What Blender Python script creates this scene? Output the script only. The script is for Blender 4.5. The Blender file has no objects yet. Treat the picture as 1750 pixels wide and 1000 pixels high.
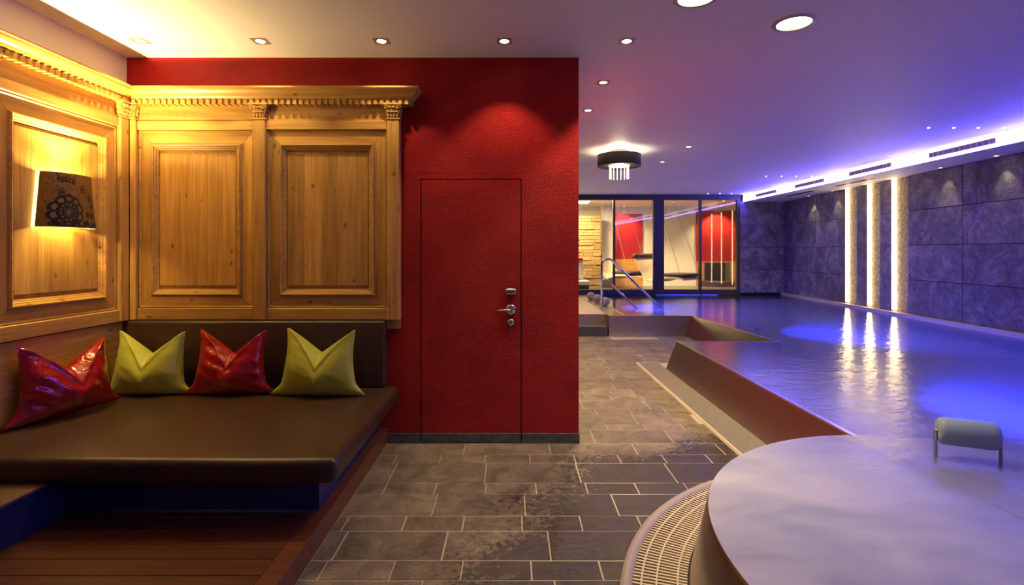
import bpy, bmesh, math, random
from mathutils import Vector, Matrix, noise as mnoise
random.seed(7)
R = math.radians
SC = bpy.context.scene
COL = SC.collection
# ------------------------------------------------------------------ camera, world, exposure
F, CX, HZ, CAMH = 890.0, 875.0, 431.0, 1.5      # focal length in px, principal x, horizon row, eye height
cam_d = bpy.data.cameras.new('camera'); cam = bpy.data.objects.new('camera', cam_d); COL.objects.link(cam)
cam.location = (0, 0, CAMH); cam.rotation_euler = (R(90), 0, 0)
cam_d.sensor_width = 36; cam_d.lens = 36 * F / 1750; cam_d.shift_y = -(500 - HZ) / 1750
cam_d.clip_start = .02
SC.camera = cam
SC.view_settings.view_transform = 'Standard'; SC.view_settings.look = 'None'
SC.view_settings.gamma = 1; SC.view_settings.use_curve_mapping = False
SC.view_settings.exposure = 0.0
wd = bpy.data.worlds.new('world'); SC.world = wd; wd.use_nodes = True
wd.node_tree.nodes['Background'].inputs[0].default_value = (.02, .02, .03, 1)
wd.node_tree.nodes['Background'].inputs[1].default_value = .1
try:
    SC.cycles.use_denoising = True; SC.cycles.denoiser = 'OPENIMAGEDENOISE'
    SC.cycles.sample_clamp_indirect = 6.0; SC.cycles.max_bounces = 10
    SC.cycles.blur_glossy = 0.5; SC.cycles.caustics_reflective = True
except Exception: pass

# ------------------------------------------------------------------ pixel helpers
def wx(x, Y): return (x - CX) / F * Y                 # world X of pixel column at depth Y
def wz(y, Y): return CAMH - (y - HZ) / F * Y          # world Z of pixel row at depth Y
def dep(y, z): return F * (CAMH - z) / (y - HZ)       # depth of pixel row on the level z
CZ = 3.03          # ceiling height
YR = 4.095         # depth of the red wall
ZW = .366          # rim of the pool
YB = 13.9          # glass front
WC = (2.14, 1.88); WR = 1.337

# ------------------------------------------------------------------ material helpers
def nd(nt, t, ins=None, **at):
    n = nt.nodes.new(t)
    for k, v in at.items(): setattr(n, k, v)
    for k, v in (ins or {}).items():
        s = n.inputs[k]
        if isinstance(v, bpy.types.NodeSocket): nt.links.new(v, s)
        else: s.default_value = v
    return n
def mat(name, base=(.5, .5, .5), rough=.5, metal=0., **kw):
    m = bpy.data.materials.new(name); m.use_nodes = True
    b = m.node_tree.nodes['Principled BSDF']
    b.inputs['Base Color'].default_value = (*base, 1); b.inputs['Roughness'].default_value = rough
    b.inputs['Metallic'].default_value = metal
    for k, v in kw.items(): b.inputs[k.replace('_', ' ')].default_value = v
    return m
def P(m): return m.node_tree.nodes['Principled BSDF']
def emis(name, col, s):
    m = bpy.data.materials.new(name); m.use_nodes = True; nt = m.node_tree; nt.nodes.clear()
    e = nd(nt, 'ShaderNodeEmission', {0: (*col, 1), 1: s}); o = nd(nt, 'ShaderNodeOutputMaterial')
    nt.links.new(e.outputs[0], o.inputs[0]); return m
def coords(nt, scale=(1, 1, 1), kind='Object'):
    tc = nd(nt, 'ShaderNodeTexCoord'); mp = nd(nt, 'ShaderNodeMapping', {'Vector': tc.outputs[kind], 'Scale': scale})
    return mp.outputs[0]
def noise(nt, vec, scale, detail=4, rough=.55, dist=0.):
    return nd(nt, 'ShaderNodeTexNoise', {'Vector': vec, 'Scale': scale, 'Detail': detail, 'Roughness': rough, 'Distortion': dist}).outputs['Fac']
def ramp(nt, fac, stops):
    r = nd(nt, 'ShaderNodeValToRGB', {'Fac': fac}); cr = r.color_ramp
    while len(cr.elements) < len(stops): cr.elements.new(.5)
    for e, (p, c) in zip(cr.elements, stops):
        e.position = p; e.color = (*c, 1) if not isinstance(c, (int, float)) else (c, c, c, 1)
    return r.outputs['Color']
def mixc(nt, f, a, b, mode='MIX'):
    n = nd(nt, 'ShaderNodeMix', data_type='RGBA', blend_type=mode)
    for i, v in ((0, f), (6, a), (7, b)):
        if isinstance(v, bpy.types.NodeSocket): nt.links.new(v, n.inputs[i])
        else: n.inputs[i].default_value = (*v, 1) if isinstance(v, tuple) and len(v) == 3 else v
    return n.outputs[2]
def mth(nt, op, a, b=0., c=0., clamp=False):
    n = nd(nt, 'ShaderNodeMath', operation=op, use_clamp=clamp)
    for i, v in enumerate((a, b, c)):
        if isinstance(v, bpy.types.NodeSocket): nt.links.new(v, n.inputs[i])
        else: n.inputs[i].default_value = v
    return n.outputs[0]
def bump(m, h, strength, dist):
    nt = m.node_tree
    b = nd(nt, 'ShaderNodeBump', {'Height': h, 'Strength': strength, 'Distance': dist})
    nt.links.new(b.outputs[0], P(m).inputs['Normal']); return b
def setin(m, k, s): m.node_tree.links.new(s, P(m).inputs[k])

def make_wood(name, axis, dark=1., cols=((.32, .155, .027), (.60, .335, .07))):
    m = mat(name, rough=.42); nt = m.node_tree
    s = [16, 16, 16]; s[axis] = 1.1
    oi = nd(nt, 'ShaderNodeObjectInfo')
    tc = nd(nt, 'ShaderNodeTexCoord')
    off = nd(nt, 'ShaderNodeVectorMath', {0: tc.outputs['Object'], 1: (0, 0, 0)}, operation='ADD')
    cmb = nd(nt, 'ShaderNodeCombineXYZ', {i: mth(nt, 'MULTIPLY', oi.outputs['Random'], 13.7 + 5 * i) for i in range(3)})
    nt.links.new(cmb.outputs[0], off.inputs[1])
    mp = nd(nt, 'ShaderNodeMapping', {'Vector': off.outputs[0], 'Scale': s})
    g = noise(nt, mp.outputs[0], 1.6, 5, .6, .35)
    s2 = [60, 60, 60]; s2[axis] = 2.
    mp2 = nd(nt, 'ShaderNodeMapping', {'Vector': off.outputs[0], 'Scale': s2})
    g2 = noise(nt, mp2.outputs[0], 1.5, 3, .5)
    gg = mth(nt, 'ADD', mth(nt, 'MULTIPLY', g, .65), mth(nt, 'MULTIPLY', g2, .35))
    a = tuple(c * dark for c in cols[0]); b = tuple(c * dark for c in cols[1])
    c = ramp(nt, gg, [(.3, a), (.62, b)])
    s3 = [7.5, 7.5, 7.5]; s3[axis] = 4.2
    mp3 = nd(nt, 'ShaderNodeMapping', {'Vector': off.outputs[0], 'Scale': s3})
    v = nd(nt, 'ShaderNodeTexVoronoi', {'Vector': mp3.outputs[0], 'Scale': 1.15, 'Randomness': 1.})
    wob = mth(nt, 'ADD', v.outputs['Distance'], mth(nt, 'MULTIPLY', mth(nt, 'SUBTRACT', g2, .5), .12))
    k = ramp(nt, wob, [(.05, 0.), (.13, 1.)])
    c = mixc(nt, mth(nt, 'MULTIPLY', mth(nt, 'SUBTRACT', 1., k), .8), c, tuple(x * .32 for x in a))
    t = mth(nt, 'ADD', mth(nt, 'MULTIPLY', oi.outputs['Random'], .46), .74)
    hs = nd(nt, 'ShaderNodeHueSaturation', {'Color': c, 'Value': t})
    setin(m, 'Base Color', hs.outputs[0]); bump(m, gg, .12, .004)
    return m
WOODV = make_wood('pine_grain_up', 2); WOODX = make_wood('pine_grain_across', 0); WOODY = make_wood('pine_grain_along', 1)
DARKWOOD = make_wood('dark_floor_wood', 0, 1., ((.055, .014, .005), (.16, .05, .017))); P(DARKWOOD).inputs['Roughness'].default_value = .3
OAK = make_wood('old_timber', 0, 1., ((.16, .085, .025), (.42, .26, .10)))

RED = mat('red_plaster', (.3, .008, .008), .38, 0., Specular_IOR_Level=.22); nt = RED.node_tree
v = coords(nt, (1, 1, 1.6)); n1 = noise(nt, v, 44, 6, .62, .4); n2 = noise(nt, v, 3.2, 3)
mv = coords(nt, (1, 1, 2.2)); vo = nd(nt, 'ShaderNodeTexVoronoi', {'Vector': mv, 'Scale': 55.}, feature='DISTANCE_TO_EDGE')
crk = ramp(nt, mth(nt, 'ADD', vo.outputs['Distance'], mth(nt, 'MULTIPLY', n1, .5)), [(.24, 0.), (.34, 1.)])
setin(RED, 'Base Color', ramp(nt, n2, [(.3, (.29, .004, .005)), (.7, (.40, .007, .007))]))
setin(RED, 'Roughness', ramp(nt, n1, [(.3, .27), (.7, .5)]))
bump(RED, mth(nt, 'ADD', n1, mth(nt, 'MULTIPLY', crk, .5)), .75, .005)

CEIL = mat('white_ceiling_paint', (.74, .71, .69), .6)
PLAST = mat('cream_plaster', (.76, .66, .44), .7)
LEATHER = mat('dark_brown_leather', (.05, .026, .012), .36); nt = LEATHER.node_tree
bump(LEATHER, noise(nt, coords(nt), 160, 3), .12, .002)
NAVY = mat('dark_blue_lacquer', (.02, .028, .09), .4)
CREAMB = mat('brown_board', (.16, .09, .05), .4)
GROUT = mat('pale_grout', (.46, .385, .27), .8)
TILE = mat('slate_tile', rough=.5); nt = TILE.node_tree
oi = nd(nt, 'ShaderNodeObjectInfo'); v = coords(nt)
geo = nd(nt, 'ShaderNodeNewGeometry'); wv = geo.outputs['Position']
n1 = mth(nt, 'ADD', mth(nt, 'MULTIPLY', noise(nt, wv, 5, 6, .65, .8), .6), mth(nt, 'MULTIPLY', noise(nt, wv, 55, 6, .7, .6), .4)); n2 = noise(nt, wv, 26, 8, .74, .3); n3 = noise(nt, wv, 1.5, 2)
c = ramp(nt, n1, [(.34, (.075, .057, .034)), (.5, (.185, .146, .09)), (.66, (.32, .26, .165))])
hs = nd(nt, 'ShaderNodeHueSaturation', {'Color': c, 'Value': mth(nt, 'ADD', mth(nt, 'MULTIPLY', oi.outputs['Random'], .4), .8)})
sx = nd(nt, 'ShaderNodeSeparateXYZ', {0: wv})
# puddles that splash out of the whirlpool: wet near the round grating
dx = mth(nt, 'SUBTRACT', sx.outputs[0], WC[0]); dy = mth(nt, 'SUBTRACT', sx.outputs[1], WC[1])
rr = mth(nt, 'SQRT', mth(nt, 'ADD', mth(nt, 'MULTIPLY', dx, dx), mth(nt, 'MULTIPLY', dy, dy)))
near = nd(nt, 'ShaderNodeMapRange', {'Value': rr, 1: 1.7, 2: 3.0, 3: .38, 4: -.16}).outputs[0]
wet = ramp(nt, mth(nt, 'ADD', mth(nt, 'ADD', mth(nt, 'MULTIPLY', n3, .45), mth(nt, 'MULTIPLY', n2, .55)), near), [(.5, 0.), (.66, 1.)])
setin(TILE, 'Base Color', mixc(nt, mth(nt, 'MULTIPLY', wet, .82), hs.outputs[0], (.014, .011, .009)))
setin(TILE, 'Roughness', mth(nt, 'SUBTRACT', .52, mth(nt, 'MULTIPLY', wet, .34)))
bump(TILE, mth(nt, 'ADD', n2, mth(nt, 'MULTIPLY', n1, 1.4)), .85, .008)
BASEST = mat('grey_skirting_stone', (.075, .078, .075), .5)
nt = BASEST.node_tree; setin(BASEST, 'Base Color', ramp(nt, noise(nt, coords(nt), 30, 5), [(.3, (.05, .053, .052)), (.7, (.11, .112, .105))]))

SLATE = mat('dark_slate_panel', rough=.5); nt = SLATE.node_tree
oi = nd(nt, 'ShaderNodeObjectInfo'); tc = nd(nt, 'ShaderNodeTexCoord')
off = nd(nt, 'ShaderNodeVectorMath', {0: tc.outputs['Object']}, operation='ADD')
cmb = nd(nt, 'ShaderNodeCombineXYZ', {i: mth(nt, 'MULTIPLY', oi.outputs['Random'], 31. + 7 * i) for i in range(3)})
nt.links.new(cmb.outputs[0], off.inputs[1]); v = off.outputs[0]
n1 = noise(nt, v, 2.2, 8, .7, 1.1); n2 = noise(nt, v, 19, 5, .65, .8)
hh = mth(nt, 'ADD', n1, mth(nt, 'MULTIPLY', n2, .45))
c = ramp(nt, hh, [(.5, (.085, .08, .08)), (.72, (.21, .195, .19)), (.92, (.5, .46, .44))])
hs = nd(nt, 'ShaderNodeHueSaturation', {'Color': c, 'Value': mth(nt, 'ADD', mth(nt, 'MULTIPLY', oi.outputs['Random'], .45), .75)})
setin(SLATE, 'Base Color', hs.outputs[0]); bump(SLATE, hh, .9, .03)
NICHE = mat('rough_golden_stone', rough=.6); nt = NICHE.node_tree
v = coords(nt); n1 = noise(nt, v, 22, 6, .75, .4)
setin(NICHE, 'Base Color', ramp(nt, n1, [(.36, (.06, .04, .02)), (.5, (.34, .24, .11)), (.66, (.62, .5, .3))])); bump(NICHE, n1, 1., .05)
JOINT = mat('black_joint', (.012, .012, .014), .8)

STEEL = mat('brushed_steel', (.50, .465, .42), .3, 1.); nt = STEEL.node_tree
v = coords(nt, (6, 6, .4)); n1 = noise(nt, v, 2.2, 3, .5)
P(STEEL).inputs['Roughness'].default_value = .3
CHROME = mat('chrome', (.72, .71, .7), .16, 1.)
SATIN = mat('satin_nickel', (.7, .66, .6), .22, 1.)
GRATE = mat('ivory_grating_plastic', (.62, .52, .38), .35)
PAN = mat('dark_drain_pan', (.02, .016, .013), .5)
CHANNEL = mat('stone_drain_cover', (.2, .185, .15), .5)
nt = CHANNEL.node_tree; setin(CHANNEL, 'Base Color', ramp(nt, noise(nt, coords(nt), 40, 4), [(.3, (.16, .145, .115)), (.7, (.24, .22, .18))]))
FRAME = mat('anthracite_frame', (.02, .019, .022), .4)
GLASS = mat('window_glass', (1, 1, 1), .0, 0., Transmission_Weight=1., IOR=1.5)
LIME = mat('lime_satin', (.42, .44, .028), .42, 0., Sheen_Weight=.15); nt = LIME.node_tree
bump(LIME, noise(nt, coords(nt), 420, 2), .08, .001)
PATENT = mat('red_patent_vinyl', (.34, .005, .004), .1, 0., Coat_Weight=.6); nt = PATENT.node_tree
bump(PATENT, noise(nt, coords(nt, (1, 1, 1)), 14, 3, .5, .6), .35, .03)
BLACK = mat('black_fabric', (.012, .01, .009), .7)
SHADE = mat('bronze_shade_fabric', (.10, .075, .04), .55); nt = SHADE.node_tree
v = coords(nt, (60, 60, 26)); n1 = noise(nt, v, 1.8, 4, .75, 1.8); SHN = ramp(nt, n1, [(.36, (.16, .12, .06)), (.64, (.75, .62, .36))])
setin(SHADE, 'Base Color', ramp(nt, n1, [(.35, (.03, .022, .012)), (.65, (.20, .16, .09))])); setin(SHADE, 'Metallic', ramp(nt, n1, [(.4, .2), (.6, .6)]))
PRINT = mat('black_flock_print', (.006, .004, .005), .8)
SKIN = mat('pale_blue_foam_roll', (.36, .48, .56), .5)
STONEB = mat('rough_stone_ball', (.27, .235, .2), .8); nt = STONEB.node_tree; bump(STONEB, noise(nt, coords(nt), 50, 5), .6, .01)
CREAM = mat('cream_shell', (.72, .62, .42), .5)
BROWN = mat('brown_upholstery', (.05, .022, .014), .6)
REDF = mat('red_cushion_fabric', (.5, .02, .015), .6)
WHITE = mat('white_paint', (.8, .76, .66), .6)
GREYF = mat('grey_room_floor', (.11, .1, .095), .35)
REDW = mat('red_room_panel', (.40, .014, .010), .5)
ROPE = mat('grey_rope', (.25, .22, .18), .7)
COVE = emis('cove_led', (.085, .065, 1.), 125.); COVEW = emis('cove_white', (1., .88, .82), 2.6)
NLED = emis('niche_led', (1., .72, .34), 13.)
WARM = emis('warm_lens', (1., .8, .5), 14.)
LINER = emis('sconce_liner', (1., .72, .22), 4.)
STAR = emis('star_led', (.75, .78, 1.), 9.)
RODS = emis('lit_crystal', (1., .86, .62), 2.2)
BLUE = emis('underwater_lens', (.03, .05, 1.), 1.)

# water: one material for pool and whirlpool; foam where the jets stir it
WATER = bpy.data.materials.new('pool_water'); WATER.use_nodes = True; nt = WATER.node_tree
b = nt.nodes['Principled BSDF']
b.inputs['Base Color'].default_value = (.9, .94, 1., 1); b.inputs['Transmission Weight'].default_value = 1.
b.inputs['IOR'].default_value = 1.33; pos = nd(nt, 'ShaderNodeNewGeometry').outputs['Position']
mp = nd(nt, 'ShaderNodeMapping', {'Vector': pos, 'Scale': (1., 1.6, 1.)}).outputs[0]
w1 = noise(nt, mp, 5.5, 4, .55, .6); w2 = noise(nt, mp, 26, 3, .5, .3)
hb = mth(nt, 'ADD', w1, mth(nt, 'MULTIPLY', w2, .06))
bp = nd(nt, 'ShaderNodeBump', {'Height': hb, 'Strength': .22, 'Distance': .03}); nt.links.new(bp.outputs[0], b.inputs['Normal'])
sp = nd(nt, 'ShaderNodeSeparateXYZ', {0: pos})
nt.links.new(nd(nt, 'ShaderNodeMapRange', {'Value': sp.outputs[1], 1: 3., 2: 9., 3: .24, 4: .09}).outputs[0], b.inputs['Roughness'])
dx = mth(nt, 'SUBTRACT', sp.outputs[0], WC[0]); dy = mth(nt, 'SUBTRACT', sp.outputs[1], WC[1])
rr = mth(nt, 'SQRT', mth(nt, 'ADD', mth(nt, 'MULTIPLY', dx, dx), mth(nt, 'MULTIPLY', dy, dy)))
inside = nd(nt, 'ShaderNodeMapRange', {'Value': rr, 1: 1.34, 2: 1.36, 3: 1., 4: 0.}).outputs[0]
fn = noise(nt, nd(nt, 'ShaderNodeMapping', {'Vector': pos, 'Scale': (1.3, 2.6, 1), 'Rotation': (0, 0, .35)}).outputs[0], 1.5, 3, .5, .5)
lin = mth(nt, 'ADD', mth(nt, 'MULTIPLY', sp.outputs[0], .86), mth(nt, 'MULTIPLY', sp.outputs[1], .5))
lin = mth(nt, 'ADD', lin, mth(nt, 'MULTIPLY', mth(nt, 'SUBTRACT', fn, .5), .7))
jet = nd(nt, 'ShaderNodeMapRange', {'Value': lin, 1: 2.2, 2: 3.6, 3: 1., 4: .10}, interpolation_type='SMOOTHSTEP').outputs[0]
foam_w = mth(nt, 'MULTIPLY', inside, jet)
fy = nd(nt, 'ShaderNodeMapRange', {'Value': sp.outputs[1], 1: 3.2, 2: 7.5, 3: .2, 4: .0}).outputs[0]
foam_p = mth(nt, 'MULTIPLY', fy, mth(nt, 'ADD', fn, .35))
foam = mth(nt, 'ADD', foam_w, mth(nt, 'MULTIPLY', foam_p, mth(nt, 'SUBTRACT', 1., foam_w)), clamp=True)
fd = nd(nt, 'ShaderNodeBsdfPrincipled', {'Roughness': .55, 'Base Color': ramp(nt, fn, [(.35, (.36, .38, .46)), (.65, (.58, .57, .60))])})
mx = nd(nt, 'ShaderNodeMixShader', {0: foam, 1: b.outputs[0], 2: fd.outputs[0]})
nt.links.new(mx.outputs[0], nt.nodes['Material Output'].inputs[0])
BASIN = mat('steel_pool_floor', (.42, .46, .55), .5, .0)

# ------------------------------------------------------------------ mesh helpers
def finish(name, bm, m, parent=None, smooth=False, at=None):
    me = bpy.data.meshes.new(name); bm.to_mesh(me); bm.free()
    if smooth:
        for p in me.polygons: p.use_smooth = True
    o = bpy.data.objects.new(name, me); COL.objects.link(o)
    if m: me.materials.append(m)
    if parent is not None: attach(o, parent)
    if at is not None: o.location = at
    return o
def attach(o, parent):
    o.parent = parent
    w = Matrix.Identity(4); q = parent
    chain = []
    while q is not None: chain.append(q); q = q.parent
    for q in reversed(chain): w = w @ q.matrix_parent_inverse @ q.matrix_basis
    o.matrix_parent_inverse = w.inverted()
def thing(name, loc, label, cat, group=None, kind=None):
    o = bpy.data.objects.new(name, None); COL.objects.link(o); o.empty_display_size = .05
    o.location = loc; tag(o, label, cat, group, kind); return o
def tag(o, label=None, cat=None, group=None, kind=None):
    if label: o['label'] = label
    if cat: o['category'] = cat
    if group: o['group'] = group
    if kind: o['kind'] = kind
    return o
def vbox(bm, x0, x1, y0, y1, z0, z1, bev=0., seg=1):
    r = bmesh.ops.create_cube(bm, size=1)['verts']
    for v_ in r:
        v_.co = Vector(((x0 + x1) / 2 + v_.co.x * (x1 - x0), (y0 + y1) / 2 + v_.co.y * (y1 - y0), (z0 + z1) / 2 + v_.co.z * (z1 - z0)))
    if bev:
        es = list({e for v_ in r for e in v_.link_edges})
        bmesh.ops.bevel(bm, geom=es, offset=bev, segments=seg, affect='EDGES', profile=.5)
def box(name, d, m, parent=None, bev=0., seg=1, smooth=False):
    bm = bmesh.new(); vbox(bm, *d, bev, seg); return finish(name, bm, m, parent, smooth)
def tube(bm, pts, r, n=10, cap=True):
    pts = [Vector(p) for p in pts]; rings = []
    up = Vector((0, 0, 1))
    for i, p in enumerate(pts):
        t = (pts[min(i + 1, len(pts) - 1)] - pts[max(i - 1, 0)]).normalized()
        a = t.cross(up if abs(t.dot(up)) < .95 else Vector((0, 1, 0))).normalized(); c = t.cross(a).normalized()
        rad = r[i] if isinstance(r, (list, tuple)) else r
        rings.append([bm.verts.new(p + (a * math.cos(k * 2 * math.pi / n) + c * math.sin(k * 2 * math.pi / n)) * rad) for k in range(n)])
    for a, c in zip(rings, rings[1:]):
        for k in range(n): bm.faces.new((a[k], a[(k + 1) % n], c[(k + 1) % n], c[k]))
    if cap: bm.faces.new(rings[0][::-1]); bm.faces.new(rings[-1])
def lathe(bm, prof, c=(0, 0), n=48, a0=0., a1=2 * math.pi):
    full = abs(a1 - a0 - 2 * math.pi) < 1e-6; cnt = n if full else n + 1; rings = []
    for k in range(cnt):
        a = a0 + (a1 - a0) * k / n
        rings.append([bm.verts.new((c[0] + r * math.cos(a), c[1] + r * math.sin(a), z)) for r, z in prof])
    for k in range(n):
        A, B = rings[k], rings[(k + 1) % cnt]
        for i in range(len(prof) - 1): bm.faces.new((A[i], B[i], B[i + 1], A[i + 1]))
def prism(bm, poly, f0, f1):
    """poly of 2D points; f0/f1 map a 2D point to 3D for both caps"""
    a = [bm.verts.new(f0(*p)) for p in poly]; c = [bm.verts.new(f1(*p)) for p in poly]; n = len(poly)
    bm.faces.new(a[::-1]); bm.faces.new(c)
    for k in range(n): bm.faces.new((a[k], a[(k + 1) % n], c[(k + 1) % n], c[k]))
    bmesh.ops.recalc_face_normals(bm, faces=bm.faces)
def copy_thing(o, loc, rotz=None):
    c = o.copy(); COL.objects.link(c); c.location = loc
    if rotz is not None: c.rotation_euler.z = rotz
    for ch in o.children:
        d = ch.copy(); COL.objects.link(d); d.parent = c
        for g in ch.children:
            e = g.copy(); COL.objects.link(e); e.parent = d
    return c
def light(name, kind, loc, power, col, parent=None, **kw):
    l = bpy.data.lights.new(name, kind); l.energy = power; l.color = col
    for k, v_ in kw.items():
        if k != 'rot': setattr(l, k, v_)
    o = bpy.data.objects.new(name, l); COL.objects.link(o); o.location = loc
    if 'rot' in kw: o.rotation_euler = kw['rot']
    if parent is not None: attach(o, parent)
    return o

# ================================================================== STRUCTURE
# ceiling
o = box('ceiling', (-3.3, 7.8, -3, YB + 4.2, CZ, CZ + .15), CEIL); tag(o, 'white painted ceiling over bench and pool', 'ceiling', kind='structure')
# behind the camera and the left plaster wall
o = box('wall_rear', (-3.3, 7.8, -3.15, -3, 0, CZ), PLAST); tag(o, 'plain cream wall behind the viewer', 'wall', kind='structure')
XL = -3.03
o = box('wall_left', (XL - .15, XL, -3, YR, 0, CZ), PLAST); tag(o, 'cream plastered wall above the pine panelling', 'wall', kind='structure')
# red wall block with a doorway
DX0, DX1, DZ1 = wx(720, YR), wx(890, YR), wz(307, YR)
XRE = wx(989, YR)
bm = bmesh.new(); g = .007
vbox(bm, XL - .15, DX0 - g, YR, YR + .2, 0, CZ); vbox(bm, DX1 + g, XRE, YR, YR + .2, 0, CZ)
vbox(bm, DX0 - g, DX1 + g, YR, YR + .2, DZ1 + g, CZ); vbox(bm, XRE - .2, XRE, YR + .2, 9.0, 0, CZ)
wall = finish('wall_front', bm, RED); tag(wall, 'rough red plastered wall around the flush red door', 'wall', kind='structure')
box('door_recess', (DX0 - g, DX1 + g, YR + .05, YR + .06, 0, DZ1 + g), JOINT, wall)
bm = bmesh.new(); fl = wx(711, YR); fr = wx(900, YR); ft = wz(295, YR)
vbox(bm, fl, fr, YR - .0012, YR, ft - .004, ft)
finish('plaster_bead', bm, RED, wall)
# skirting
for i, (a, c) in enumerate(((wx(659, YR), DX0 - g), (DX1 + g, XRE + .006))):
    o = box('baseboard_front', (a, c, YR - .012, YR - .0005, 0, .078), BASEST, None, .002)
    tag(o, 'grey stone skirting strip on the red wall ' + ('between bench and door' if i == 0 else 'between door and wall corner'), 'skirting', kind='structure')
# the door
door = box('door_1', (DX0, DX1, YR + .002, YR + .045, .005, DZ1), RED, None, .002)
tag(door, 'flush red plastered door with a lever handle', 'door', kind='structure')
box('kick_plate', (DX0, DX1, YR - .010, YR + .0015, .006, .078), BASEST, door, .002)
hx = wx(873, YR)
bm = bmesh.new(); z = wz(498, YR); vbox(bm, hx - .045, hx + .045, YR - .03, YR + .002, z - .026, z + .026, .02, 4)
rd = finish('card_reader', bm, SATIN, door, True); rd['label'] = 'rounded metal card reader'
box('reader_slot', (hx - .03, hx + .03, YR - .0325, YR - .028, z - .012, z - .006), BLACK, rd)
z = wz(529, YR)
def disc(name, x, z, r, d, m, parent):
    bm = bmesh.new(); lathe(bm, [(.001, d), (r * .8, d), (r, d * .6), (r, 0)], n=28)
    bmesh.ops.transform(bm, matrix=Matrix.Translation((x, YR + .002, z)) @ Matrix.Rotation(R(90), 4, 'X'), verts=bm.verts)
    bmesh.ops.recalc_face_normals(bm, faces=bm.faces)
    return finish(name, bm, m, parent, True)
rose = disc('handle_rose', hx, z, .042, .022, SATIN, door)
bm = bmesh.new(); tube(bm, [(hx, YR - .01, z), (hx, YR - .05, z), (hx - .012, YR - .062, z), (hx - .05, YR - .064, z + .001), (hx - .115, YR - .058, z - .003)], [.011, .011, .011, .009, .007])
finish('lever', bm, SATIN, rose, True)['label'] = 'slim metal lever handle'
cyl = disc('lock_cylinder', hx, wz(551, YR), .028, .02, SATIN, door)
box('key_slot', (hx - .003, hx + .003, YR - .0205, YR - .0175, wz(551, YR) - .011, wz(551, YR) + .011), BLACK, cyl)

# floor slab and tiles
_a = math.acos((1.985 - WC[0]) / 1.41)
arc_ = [(WC[0] + 1.41 * math.cos(t_), WC[1] + 1.41 * math.sin(t_)) for t_ in [2 * math.pi - _a + (2 * _a - 2 * math.pi) * k / 48 for k in range(49)]]
bm = bmesh.new()
prism(bm, [(-3.3, -3), (1.985, -3)] + arc_ + [(1.985, 6.69), (3.16, 6.69), (3.16, 9.27), (1.985, 9.27), (1.985, 9.9), (-3.3, 9.9)], lambda a, b_: Vector((a, b_, -.12)), lambda a, b_: Vector((a, b_, -.002)))
floor = finish('floor', bm, GROUT); tag(floor, 'slate tile floor with pale joints between bench and pool', 'floor', kind='structure')
XG0 = 1.706
rows = [(4.084, .24, .65, 795.7), (3.858, .156, .325, 755), (3.702, .317, .63, 831.7), (3.385, .158, .32, 747), (3.227, .264, .535, 748.5),
        (2.963, .162, .326, 696), (2.801, .268, .535, 765.6), (2.533, .153, .328, 676.5)]
plan = []          # (y_near, y_far, tile length, joint X)
for i, (yf, dpt, L, jx) in enumerate(rows):
    yn = rows[i + 1][0] if i + 1 < len(rows) else 2.380
    plan.append((yn, yf, L, wx(jx, yf)))
y = 2.380
for k, (dpt, L) in enumerate([(.30, .6), (.155, .33), (.265, .54), (.16, .32), (.3, .62), (.155, .33)]):
    plan.append((y - dpt, y, L, random.uniform(0, L))); y -= dpt
y = 4.084; k = 0
seq = [(.30, .62), (.158, .325), (.268, .54), (.155, .325), (.31, .64), (.16, .33), (.265, .535)]
while y < 9.25:
    dpt, L = seq[k % len(seq)]; k += 1
    plan.append((y, min(y + dpt, 9.27), L, random.uniform(0, L))); y += dpt
tile_cache = {}
def tile(x0, x1, y0, y1):
    key = (round(x1 - x0, 3), round(y1 - y0, 3))
    cx_, cy_ = (x0 + x1) / 2, (y0 + y1) / 2
    if key not in tile_cache:
        w, h = key[0] / 2, key[1] / 2; bm = bmesh.new(); vbox(bm, -w, w, -h, h, -.014, 0.)
        es = [e for e in bm.edges if all(v_.co.z > -.001 for v_ in e.verts)]
        bmesh.ops.bevel(bm, geom=es, offset=.002, segments=1, affect='EDGES')
        me = bpy.data.meshes.new('tile'); bm.to_mesh(me); bm.free(); me.materials.append(TILE); tile_cache[key] = me
    o = bpy.data.objects.new('tile', tile_cache[key]); COL.objects.link(o)
    o.location = (cx_, cy_, random.uniform(-.0012, .0012)); o.parent = floor
    o.rotation_euler = (random.uniform(-.003, .003), random.uniform(-.003, .003), 0)
GP = .0062
for (yn, yf, L, jx) in plan:
    xmin = -.98 if yn < YR - .01 else XRE + .01
    xmax = XG0 - .03 if yf < 7.1 else (1.72 if yf > 9.0 else 3.3)
    xs = jx - math.ceil((jx - xmin) / L) * L
    while xs < xmax:
        a, c = max(xs, xmin), min(xs + L, xmax)
        xs += L
        if c - a < .04: continue
        corner = max(math.hypot(px - WC[0], py - WC[1]) for px in (a, c) for py in (yn, yf))
        if corner < 1.62: continue
        if yf > 6.6 and a > 1.95 and yf < 6.8: continue
        if a > 3.0: continue
        tile(a + GP / 2, c - GP / 2, yn + GP / 2, yf - GP / 2)

# raised deck and steps at the back
deck = box('floor_deck', (XRE - .2, 1.73, 9.58, YB - .05, 0, .36), mat('pale_deck_stone', (.42, .36, .26), .35), None, .004); tag(deck, 'raised stone deck beside the pool in front of the glass', 'deck', kind='structure')
st = box('entry_step', (XRE - .2, 1.70, 9.27, 9.58, 0, .175), BASEST, None, .006); tag(st, 'dark stone step leading up to the deck', 'step', kind='structure')
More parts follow.
